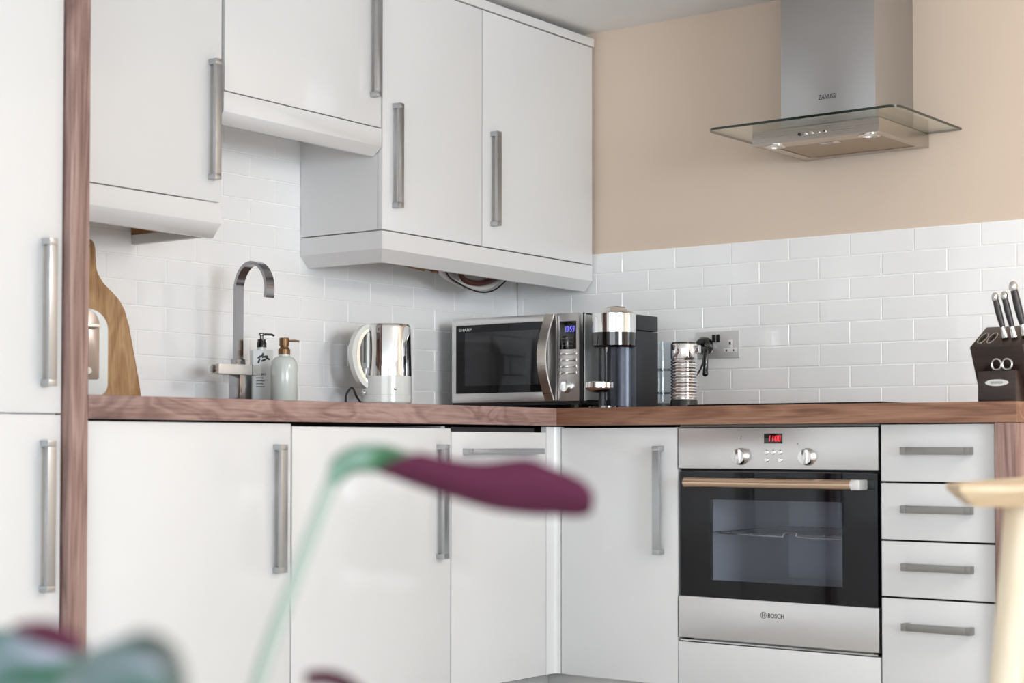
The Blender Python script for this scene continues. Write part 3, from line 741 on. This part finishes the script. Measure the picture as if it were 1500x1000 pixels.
# ------------------------------------------------------------------ kettle
kx, ky = -.867, -.172
t = thing('kettle', 'polished chrome kettle with cream base and handle on the worktop', 'kettle', (kx, ky, .91))
add('power_base', MB().lathe([(.074, .9102), (.077, .914), (.077, .920), (.070, .924)], kx, ky, 64), M['chrome'], t)
add('lower_body', MB().lathe([(.070, .924), (.0745, .929), (.0745, .9485), (.0740, .949), (.0740, .950), (.0745, .9505), (.0745, 1.005), (.0735, 1.006)], kx, ky, 64), M['cream'], t, label='cream lower band')
add('chrome_body', MB().lathe([(.0735, 1.006), (.0735, 1.012), (.0705, 1.148), (.0690, 1.155)], kx, ky, 96), M['chrome'], t)
add('lid', MB().lathe([(.0685, 1.155), (.0665, 1.160), (.055, 1.1625), (.02, 1.164), (.001, 1.164)], kx, ky, 64), M['chrome_soft'], t)
# handle side: towards the tap, a little forward of the wall
hd = Vector((-.92, .30, 0)).normalized(); hs = Vector((-hd.y, hd.x, 0))
def K(r, z, s=0): return Vector((kx, ky, 0))+hd*r+hs*s+Vector((0, 0, z))
hpts = curve([K(.058, 1.153), K(.085, 1.146), K(.108, 1.118), K(.118, 1.080), K(.113, 1.035), K(.094, .995), K(.072, .975)], 8)
hn = add('handle', MB().tube(hpts, 0, flat=(.013, .007, tuple(hs))), M['cream'], t, label='cream handle')
wpts = curve([K(.060, 1.148), K(.079, 1.137), K(.097, 1.112), K(.105, 1.078), K(.101, 1.037), K(.086, 1.003), K(.069, .982)], 8)
add('handle_lining', MB().tube(wpts, 0, flat=(.0125, .005, tuple(hs))), M['chrome'], hn, label='chrome inner band of handle')
add('gauge', MB().tube([K(.0725, 1.03), K(.0715, 1.135)], 0, flat=(.013, .004, tuple(hs))), M['cream'], t)
g2 = add('gauge_window', MB().tube([K(.0765, 1.045), K(.0755, 1.125)], 0, flat=(.005, .0015, tuple(hs))), M['grey_ink'], t)
add('switch', MB().tube([K(.070, .958), K(.082, .956)], .006, 10).tube([K(.082, .956, -.008), K(.082, .956, .008)], .003, 8), M['chrome'], t)
sv = Vector((-.25, -.97, 0)).normalized()
add('rivet', MB().ball((kx+sv.x*.0745-.02, ky+sv.y*.070, .967), .004), M['chrome'], t)
add('power_cord', MB().tube(curve([K(.070, .918, -.02), K(.078, .945, -.045), K(.088, .972, -.055), K(.104, .955, -.058), K(.109, .930, -.056), K(.106, .9142, -.052), K(.075, .9140, -.075)]), .0035, 8), M['black'], t)

# ------------------------------------------------------------------ tap
tx, ty = -1.441, -.150
t = thing('mixer_tap', 'chrome mixer tap with flat arched spout behind the worktop edge', 'tap', (tx, ty, .91))
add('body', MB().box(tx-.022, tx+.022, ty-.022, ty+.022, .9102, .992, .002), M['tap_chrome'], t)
add('lever_bar', MB().box(tx-.098, tx+.058, ty-.021, ty+.021, .992, 1.020, .002), M['satin_plate'], t)
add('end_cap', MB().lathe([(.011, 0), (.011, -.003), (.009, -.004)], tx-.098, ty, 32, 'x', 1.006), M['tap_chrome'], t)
sp = [(tx-.003, ty+.006, 1.020+.022*k) for k in range(9)]
R0 = .060
for k in range(1, 23):
    a = PI*k/20
    sp.append((tx-.003, ty+.006-R0+R0*math.cos(a), 1.2205+(.074*math.sin(a))))
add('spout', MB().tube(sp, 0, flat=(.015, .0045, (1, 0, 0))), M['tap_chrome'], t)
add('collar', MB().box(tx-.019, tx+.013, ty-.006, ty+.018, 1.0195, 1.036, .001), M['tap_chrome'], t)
# small bolt-through handle at the right of the bar
add('bar_joint', MB().box(tx+.024, tx+.026, ty-.0215, ty+.0215, .9915, 1.0205), M['ink'], t)

# ------------------------------------------------------------------ soap dispensers
t = thing('soap_dispenser', 'square white printed soap bottle with black pump beside the tap', 'soap dispenser', (-1.334, -.121, .91))
x, y = -1.334, -.121
def in_frame(mb_name, mb, m, parent, rotz):
    """mesh written around the thing's own base point"""
    o = add(mb_name, mb, m, parent, local=True); o.data.transform(Matrix.Rotation(rotz, 4, 'Z')); return o
bo = in_frame('bottle', MB().prism([(-.029, -.022), (.029, -.022), (.029, .022), (-.029, .022)], 'z', .0002, .156, .004).lathe([(.012, .155), (.012, .165)], 0, 0, 24), M['bottle_white'], t, -.55)
pm = in_frame('pump', MB().lathe([(.0135, .163), (.0135, .176), (.0115, .180), (.0115, .186), (.005, .187), (.005, .198)], 0, 0, 32).box(-.008, .008, -.006, .006, .196, .204, .002).tube([(0, 0, .2), (.028, 0, .2), (.036, 0, .1965)], .0032, 10), M['black_gloss'], t, -.5)
lf = MB()
for cx_, cz_, an in ((-.010, .136, .6), (-.002, .140, 1.5), (.006, .137, .2), (.012, .132, -.5), (-.012, .125, 1.2), (.001, .127, .4)):
    v = []
    for k in range(10):
        a = 2*PI*k/10; u_, w_ = .008*math.cos(a), .003*math.sin(a)
        v.append((cx_+u_*math.cos(an)-w_*math.sin(an), -.0224, cz_+u_*math.sin(an)+w_*math.cos(an)))
    lf.quad(*v)
lb = in_frame('printed_leaves', lf, M['ink'], bo, -.55)
lt = MB()
for k in range(7): lt.box(-.020+.004*k, -.0185+.004*k-(.0008 if k % 2 else 0), -.0224, -.0221, .084, .091)
for k in range(3): lt.box(-.0185+.008*k, -.016+.008*k, -.0224, -.0221, .087+.002*(k % 2), .0885+.002*(k % 2))
in_frame('lettering', lt, M['ink'], bo, -.55)
ln = MB()
for k in range(4): ln.box(-.020, .004-.004*(k % 2), -.0224, -.0221, .052+.008*k, .0545+.008*k)
in_frame('small_print', ln, M['grey_ink'], bo, -.55)

t = thing('soap_dispenser', 'round pale green ceramic bottle with bronze pump', 'soap dispenser', (-1.352, -.228, .91))
in_frame('bottle', MB().lathe([(.034, .0002), (.0365, .004), (.0365, .108), (.034, .120), (.026, .130), (.016, .134), (.0155, .139)], 0, 0, 48), M['ceramic'], t, 0)
in_frame('pump', MB().lathe([(.0165, .139), (.0165, .153), (.0135, .156), (.0115, .159), (.0115, .162), (.0135, .163), (.0135, .183), (.012, .185)], 0, 0, 32).tube([(0, 0, .177), (.030, 0, .178), (.042, 0, .1765)], .003, 10), M['bronze'], t, -.5)

# ------------------------------------------------------------------ chopping board
t = thing('chopping_board', 'wooden paddle chopping board leaning on the tiles behind the toaster', 'chopping board', (-1.85, -.045, .911))
prof = [(.158, 0), (.157, .02), (.150, .072), (.141, .124), (.127, .202), (.114, .245), (.100, .268), (.077, .289), (.048, .311), (.033, .332), (.0275, .345), (.0262, .375), (.0265, .40), (.0225, .414), (.0135, .423)]
pts = [(x, z) for x, z in prof]+[(-x, z) for x, z in prof[::-1]]
bmx = MB().prism(pts, 'y', -.010, .010, .003)
hole = [(.007*math.cos(2*PI*k/24), .007*math.sin(2*PI*k/24)+.405) for k in range(24)]
o = add('board', bmx, M['chop'], t, local=True)
o2 = add('hanging_hole', MB().lathe([(.007, -.0105), (.0065, .0105)], 0, 0, 24, 'y', .404), M['ink'], o, local=True)
t.rotation_euler = (math.radians(-4.2), 0, 0)
t.location = (-1.862, -.046, .9108)

# ------------------------------------------------------------------ toaster
t = thing('toaster', 'white toaster with chrome end plate in front of the chopping board', 'toaster', (-2.045, -.2, .91))
def rrect(w_, h_, r, n=8, z0=0, rb=None):
    P = []; rb = rb or r
    for (cx_, cz_, a0, q) in ((w_-r, h_-r, 0, r), (-w_+r, h_-r, PI/2, r), (-w_+rb, rb, PI, rb), (w_-rb, rb, 1.5*PI, rb)):
        for k in range(n+1):
            a = a0+PI/2*k/n; P.append((cx_+q*math.cos(a), z0+cz_+q*math.sin(a)))
    return P
add('shell', MB().prism(rrect(.093, .207, .05, z0=.006, rb=.03), 'y', -.13, .12, .004), M['toaster_white'], t, local=True)
add('foot', MB().lathe([(.012, .0002), (.014, .008)], .055, -.09, 16), M['black'], t, local=True)
add('foot', MB().lathe([(.012, .0002), (.014, .008)], .055, .08, 16), M['black'], t, local=True)
add('foot', MB().lathe([(.012, .0002), (.014, .008)], -.055, -.09, 16), M['black'], t, local=True)
add('foot', MB().lathe([(.012, .0002), (.014, .008)], -.055, .08, 16), M['black'], t, local=True)
pl = add('end_plate', MB().prism(rrect(.068, .165, .034, z0=.046, rb=.006), 'y', -.134, -.128, .001), M['toaster_end'], t, local=True, label='polished metal end plate')
add('lever_slot', MB().box(.036, .041, -.1355, -.133, .075, .165, .001), M['ink'], pl, local=True)
add('lever', MB().box(-.01, .066, -.152, -.134, .168, .176, .003), M['chrome_soft'], t, local=True)
for x_ in (.008, .036): add('knob', MB().lathe([(.010, -.134), (.010, -.142), (.008, -.146)], x_, 0, 24, 'y', .066), M['chrome'], t, local=True)
t.rotation_euler = (0, 0, math.radians(-14)); t.location = (-2.105, -.192, .91)

# ------------------------------------------------------------------ knife block, knives, scissors
by = -1.945
t = thing('knife_block', 'dark wooden knife block at the end of the right-hand worktop', 'knife block', (-.52, by, .91))
# slanted main block, seen from the side (x,z)
add('main_block', MB().prism([(-.592, 1.047), (-.520, .911), (-.390, .911), (-.482, 1.104)], 'y', by-.068, by+.068, .0025), M['block'], t)
add('front_block', MB().prism([(-.588, .9103), (-.50, .9103), (-.50, .987), (-.588, .987)], 'y', by-.049, by+.049, .002), M['block'], t)
bd_ = MB(); el = [(by-.0005+.030*math.cos(2*PI*k/40), .957+.0085*math.sin(2*PI*k/40)) for k in range(40)]
bd = add('badge', bd_.prism(el, 'x', -.5895, -.5875, .0004, seg=1), M['chrome_soft'], t, label='oval metal badge')
em = MB()
for k in range(9):
    y = by+.014-.0035*k
    em.box(-.5900, -.5893, y-.0008, y+.0008, .9535+.0006*(k % 3), .9605-.0005*(k % 2))
add('embossing', em, M['grey_ink'], bd)
dirn = Vector((-.092, 0, .193)).normalized()   # the way the slots run: up and towards the room
tdir = Vector((.110, 0, .057)).normalized()    # along the sloping top, away from the room
def top(s, y): return Vector((-.592, y, 1.0475))+tdir*s
for y in (by+.050, by+.026):
    sl = MB(); c_ = top(.050, y); n_ = tdir.cross(Vector((0, 1, 0)))
    nrm = Vector((-tdir.z, 0, tdir.x))
    ring = [c_+tdir*(.030*math.cos(2*PI*k/32))+Vector((0, .0095*math.sin(2*PI*k/32), 0))+nrm*.0006 for k in range(32)]
    add('slot_rim', MB().tube(ring, .0012, 6, closed=True), M['chrome_soft'], t)
    add('slot', MB().tube([c_+nrm*.0005-tdir*.012, c_+nrm*.0005+tdir*.018], .002, 8), M['dark_gap'], t)
kn = (('black-handled knife next to the empty slots, outermost of those standing in the block', by-.009, .045, .112, 0),
      ('black-handled knife in the middle of the block row, chrome cap level with its neighbour', by-.033, .045, .114, 0),
      ('black-handled knife standing tallest in the block, at the edge of the photo', by-.057, .055, .132, 1))
nrm = Vector((-tdir.z, 0, tdir.x))
for lab, y, s, ln_, big in kn:
    p0 = top(s, y)+nrm*.002
    t2 = thing('kitchen_knife', lab, 'knife', p0, 0, 'knives in the block')
    up = Vector((.30, .32, 1)).normalized(); up = Vector((-.10, .20, 1)).normalized()
    k = 1.0+.18*big
    def Q(h, f=0): return p0+up*h+Vector((-1, 0, 0))*f
    add('bolster', MB().tube([Q(0), Q(.008), Q(.020), Q(.028)], [.0085*k, .0075*k, .0062*k, .0066*k], 16), M['chrome_soft'], t2)
    add('grip', MB().tube([Q(.028), Q(.045, .001), Q(.070, .003), Q(ln_-.015, .002)], [.0066*k, .0078*k, .0085*k, .0075*k], 16), M['knife_handle'], t2)
    e_ = Q(ln_-.008, .002)
    add('end_cap', MB().ball(e_, .0098*k, (1.0, .95, 1.25)), M['chrome_soft'], t2)
t2 = thing('scissors', 'scissors with two metal finger rings standing in the front of the knife block', 'scissors', (-.575, by-.010, .987))
for s in (-1, 1):
    c_ = Vector((-.579, by-.010+s*.0135, 1.003))
    rg = [c_+Vector((0, .0125*math.cos(a), .0135*math.sin(a))) for a in [2*PI*k/28 for k in range(28)]]
    add('finger_ring', MB().tube(rg, .0028, 10, closed=True).tube([c_+Vector((0, 0, -.0135)), Vector((-.567, by-.010+s*.004, .9895))], .003, 8), M['chrome_soft'], t2)

# ------------------------------------------------------------------ dining table in front
FL = Vector((math.cos(YAW), math.sin(YAW), 0)); LT = Vector((math.sin(YAW), -math.cos(YAW), 0))
C0 = Vector((-4.634538, -3.536011, 0))
troot = C0+FL*2.6+LT*1.0
t = thing('dining_table', 'pale birch table corner with slanted underside edge and round splayed leg', 'table', (troot.x, troot.y, 0), YAW-PI/2)
# table frame: local x to the right as one faces the oven corner, y away
def TP(lat, dep): return (lat-1.0, dep-2.6)
outl = [TP(.588, 2.225), TP(.603, 2.36), TP(.86, 2.83), TP(1.06, 3.19), TP(1.50, 3.0), TP(1.50, 2.32)]
cen = Vector((sum(p[0] for p in outl)/6, sum(p[1] for p in outl)/6))
def inset(d_):
    r_ = []; n_ = len(outl)
    for i in range(n_):
        a_, b_, c_ = Vector(outl[i-1]), Vector(outl[i]), Vector(outl[(i+1) % n_])
        e1, e2 = (b_-a_).normalized(), (c_-b_).normalized()
        n1, n2 = Vector((e1.y, -e1.x)), Vector((e2.y, -e2.x))
        m_ = (n1+n2); m_ = m_/max(m_.dot(n1), .3) if m_.length else n1
        q = b_+m_*d_
        r_.append(q)
    return r_
s0 = inset(.001); sgn = 1 if (s0[0]-cen).length < (Vector(outl[0])-cen).length else -1
mb = MB(); bb = mb.bm; rings = []
for z, d_ in ((.7500, .0025), (.7490, .0005), (.7475, 0), (.7425, 0), (.7405, .001), (.722, .022), (.720, .026)):
    rings.append([bb.verts.new((p.x, p.y, z)) for p in inset(sgn*d_)])
n_ = len(outl)
for A, B in zip(rings, rings[1:]):
    for i in range(n_): bb.faces.new((A[i], A[(i+1) % n_], B[(i+1) % n_], B[i]))
bb.faces.new(rings[0]); bb.faces.new(rings[-1][::-1]); bmesh.ops.recalc_face_normals(bb, faces=bb.faces[:])
add('table_top', mb, M['birch_top'], t, local=True, smooth=20)
def tleg(l0, d0, l1, d1):
    return MB().tube([TP(l0, d0)+(.7205,), TP(l1, d1)+(0,)], [.027, .018], 32)
for a in ((.713, 2.36, .628, 2.33), (1.03, 2.98, 1.02, 3.08), (1.40, 2.42, 1.46, 2.38), (1.42, 2.92, 1.48, 2.97)):
    add('leg', tleg(*a), M['birch_leg'], t, local=True)

# ------------------------------------------------------------------ house plant, close to the camera
pr_ = C0+FL*1.2+LT*(-.19)
t = thing('house_plant', 'broad-leaved house plant with purple leaf undersides, out of focus close up', 'plant', (pr_.x, pr_.y, 0), YAW-PI/2)
def PX(px, py, d_):
    """metres in the plant's own frame (right, away, up) of a leaf point"""
    return Vector(((px-753.8)*d_/2469.5+.19, d_-1.2, .8037+(650.5-py)*d_/2469.5))
add('pot', MB().lathe([(.09, 0), (.10, .01), (.125, .26), (.13, .27), (.122, .27), (.115, .235)], 0, 0, 48, cap=False).lathe([(.09, .0), (.09, .004)], 0, 0, 48), M['terracotta'], t, local=True)
add('soil', MB().lathe([(.116, .225), (.10, .235), (.001, .24)], 0, 0, 32), M['soil'], t, local=True)

def leaf(name, secs, mats, th=.0006, ns=5):
    """secs: list of (near, mid, far) points across the leaf from base to tip; upper face mats[0], underside mats[1]"""
    C = []
    for tri in zip(*secs): C.append(curve(list(tri), 5))
    rows = []
    for a_, b_, c_ in zip(*C): rows.append([a_, (a_*.375+b_*.75-c_*.125), b_, (c_*.375+b_*.75-a_*.125), c_])
    mb = MB(); bb = mb.bm
    def nrm_at(i, j):
        i0, i1 = max(i-1, 0), min(i+1, len(rows)-1); j0, j1 = max(j-1, 0), min(j+1, 4)
        n_ = (rows[i1][j]-rows[i0][j]).cross(rows[i][j1]-rows[i][j0])
        return n_.normalized() if n_.length else Vector((0, 0, 1))
    T = [[bb.verts.new(p+nrm_at(i, j)*th) for j, p in enumerate(r_)] for i, r_ in enumerate(rows)]
    B = [[bb.verts.new(p-nrm_at(i, j)*th) for j, p in enumerate(r_)] for i, r_ in enumerate(rows)]
    for i in range(len(rows)-1):
        for j in range(4):
            bb.faces.new((T[i][j], T[i+1][j], T[i+1][j+1], T[i][j+1])).material_index = 0
            bb.faces.new((B[i][j], B[i][j+1], B[i+1][j+1], B[i+1][j])).material_index = 1
        bb.faces.new((T[i][0], B[i][0], B[i+1][0], T[i+1][0])).material_index = 1
        bb.faces.new((T[i][4], T[i+1][4], B[i+1][4], B[i][4])).material_index = 1
    return add('leaf', mb, mats, t, local=True, smooth=80)
d1 = 1.25
def patch(mb, top_, bot_, dt, db, mi, th=.0006):
    """a curved strip of leaf between an upper and a lower edge, 2 x th thick"""
    tp, bt = curve([PX(x, y, dt) for x, y in top_], 5), curve([PX(x, y, db) for x, y in bot_], 5)
    n_ = min(len(tp), len(bt)); bb = mb.bm; G = []
    for side in (-1, 1):
        g = []
        for i in range(n_):
            a_, b_ = tp[i], bt[i]; row = []
            for j in range(6):
                f = j/5; p = a_.lerp(b_, f)+Vector((0, -.012*math.sin(PI*f)+side*th, 0)); row.append(bb.verts.new(p))
            g.append(row)
        G.append(g)
    for k, g in enumerate(G):
        for i in range(n_-1):
            for j in range(5):
                q = (g[i][j], g[i][j+1], g[i+1][j+1], g[i+1][j]); f = bb.faces.new(q if k else q[::-1])
                f.material_index = mi if k == 0 else 1-mi
    A, B = G
    for i in range(n_-1):
        for j in (0, 5): bb.faces.new((A[i][j], A[i+1][j], B[i+1][j], B[i][j])).material_index = mi
    for i in (0, n_-1):
        for j in range(5): bb.faces.new((A[i][j], A[i][j+1], B[i][j+1], B[i][j])).material_index = mi
mb = MB()
patch(mb, [(480, 692), (484, 676), (498, 662), (526, 650), (562, 651), (596, 661), (618, 670)], [(490, 712), (496, 710), (506, 700), (522, 692), (556, 690), (590, 680), (618, 672)], 1.262, 1.25, 0)
patch(mb, [(553, 689), (582, 673), (614, 662), (652, 670), (708, 676), (770, 670), (806, 682), (852, 702), (870, 722)],
      [(553, 692), (582, 703), (610, 713), (660, 729), (722, 747), (778, 754), (815, 755), (846, 757), (866, 752)], 1.235, 1.25, 1)
bmesh.ops.recalc_face_normals(mb.bm, faces=mb.bm.faces[:])
add('leaf', mb, [M['leaf_silver'], M['leaf_purple']], t, local=True, smooth=80)
def stem(pts, r0, r1):
    c_ = curve(pts, 6); n_ = len(c_)
    return add('stem', MB().tube(c_, [r0+(r1-r0)*i/(n_-1) for i in range(n_)], 12), M['stem'], t, local=True)
stem([Vector((-.005, .01, .235)), PX(352, 1180, 1.215), PX(378, 1005, 1.235), PX(432, 850, 1.245), PX(480, 722, 1.25), PX(492, 690, 1.255)], .0060, .0052)
# the large striped leaf low at the front
d2 = .98
secs = []
for px, n_, m_, f_ in ((-60, 1120, 1010, 920), (-20, 1120, 1000, 921), (20, 1120, 1000, 922), (60, 1120, 1005, 926), (90, 1120, 1010, 936), (112, 1110, 1020, 958), (125, 1090, 1040, 1000)):
    secs.append((PX(px, n_, d2-.05), PX(px, m_, d2), PX(px, f_, d2+.04)))
leaf('leaf', secs, [M['leaf_striped'], M['leaf_purple']])
secs = []
for px, n_, m_, f_ in ((22, 925, 920, 914), (45, 934, 922, 910), (72, 945, 925, 909), (96, 952, 935, 917), (114, 956, 945, 930), (126, 960, 955, 948)):
    secs.append((PX(px, f_, d2-.055), PX(px, m_, d2-.06), PX(px, n_, d2-.058)))
leaf('leaf', secs, [M['maroon_leaf'], M['maroon_leaf']])
d2 = .80
secs = []
for px, n_, m_, f_ in ((95, 1120, 1020, 975), (130, 1120, 1000, 953), (170, 1120, 990, 937), (205, 1120, 985, 927), (235, 1120, 995, 932), (258, 1120, 1020, 950), (272, 1120, 1050, 985), (278, 1120, 1080, 1040)):
    secs.append((PX(px, n_, d2-.05), PX(px, m_, d2), PX(px, f_, d2+.05)))
leaf('leaf', secs, [M['leaf_striped'], M['leaf_dark']])
secs = []
for px, n_, m_, f_ in ((196, 940, 932, 925), (222, 950, 938, 926), (246, 968, 950, 937), (264, 1000, 980, 960), (274, 1050, 1030, 1000), (278, 1100, 1090, 1075)):
    secs.append((PX(px, f_, d2-.045), PX(px-2, m_, d2-.052), PX(px-10, n_, d2-.056)))
leaf('leaf', secs, [M['leaf_dark'], M['leaf_dark']])
stem([Vector((-.02, -.02, .235)), Vector((-.03, -.15, .52)), PX(40, 1150, d2+.05), PX(-30, 1010, d2+.02)], .006, .004)
stem([Vector((.0, -.03, .235)), Vector((.01, -.16, .52)), PX(150, 1180, d2+.06), PX(120, 1010, d2+.02)], .006, .004)
# a rolled young leaf whose dark edge just enters the picture
d3 = 1.15
secs = []
for px, n_, m_, f_ in ((448, 1002, 992, 984), (466, 1000, 989, 980), (488, 1003, 990, 981), (510, 1014, 1000, 989), (535, 1034, 1018, 1008), (565, 1066, 1052, 1042)):
    secs.append((PX(px, f_, d3-.01), PX(px, m_, d3), PX(px, n_, d3+.01)))
leaf('leaf', secs, [M['maroon_leaf'], M['maroon_leaf']])
stem([Vector((.03, -.01, .235)), PX(600, 1250, 1.08), PX(580, 1100, 1.02), PX(562, 1056, 1.0)], .005, .003)

# ------------------------------------------------------------------ light
def area(name, loc, rot, sx, sy, power, color):
    l = bpy.data.lights.new(name, 'AREA'); l.shape = 'RECTANGLE'; l.size = sx; l.size_y = sy; l.energy = power; l.color = color
    o = bpy.data.objects.new(name, l); COL.objects.link(o); o.location = loc; o.rotation_euler = rot; return o
# daylight in the far window; the side window's light is added soft fill
area('window_daylight', ((WX0+WX1)/2, YS-.02, (WZ0+WZ1)/2), (PI/2, 0, 0), WX1-WX0-.12, WZ1-WZ0-.12, 262, (.835, .918, 1))
area('side_fill', (XW-.02, (VY0+VY1)/2, (VZ0+VZ1)/2), (PI/2, 0, -PI/2), VY1-VY0-.12, VZ1-VZ0-.12, 150, (.86, .93, 1))
# unseen bare point light over the dining end, added to brighten the right wall
l = bpy.data.lights.new('fill_lamp', 'POINT'); l.energy = 46; l.shadow_soft_size = .16; l.color = (1, .93, .84)
o = bpy.data.objects.new('fill_lamp', l); COL.objects.link(o); o.location = (-1.25, -3.7, 1.85)

wd = bpy.data.worlds.new('world'); scene.world = wd; wd.use_nodes = True
bg = wd.node_tree.nodes['Background']; bg.inputs[0].default_value = (.92, .96, 1, 1); bg.inputs[1].default_value = 1.0

vs = scene.view_settings
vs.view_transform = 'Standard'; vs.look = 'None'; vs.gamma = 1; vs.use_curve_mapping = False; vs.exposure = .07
scene.cycles.use_denoising = True
scene.cycles.max_bounces = 10; scene.cycles.diffuse_bounces = 5; scene.cycles.glossy_bounces = 5
scene.cycles.transparent_max_bounces = 12
scene.cycles.caustics_reflective = False; scene.cycles.caustics_refractive = False
scene.cycles.sample_clamp_indirect = 6
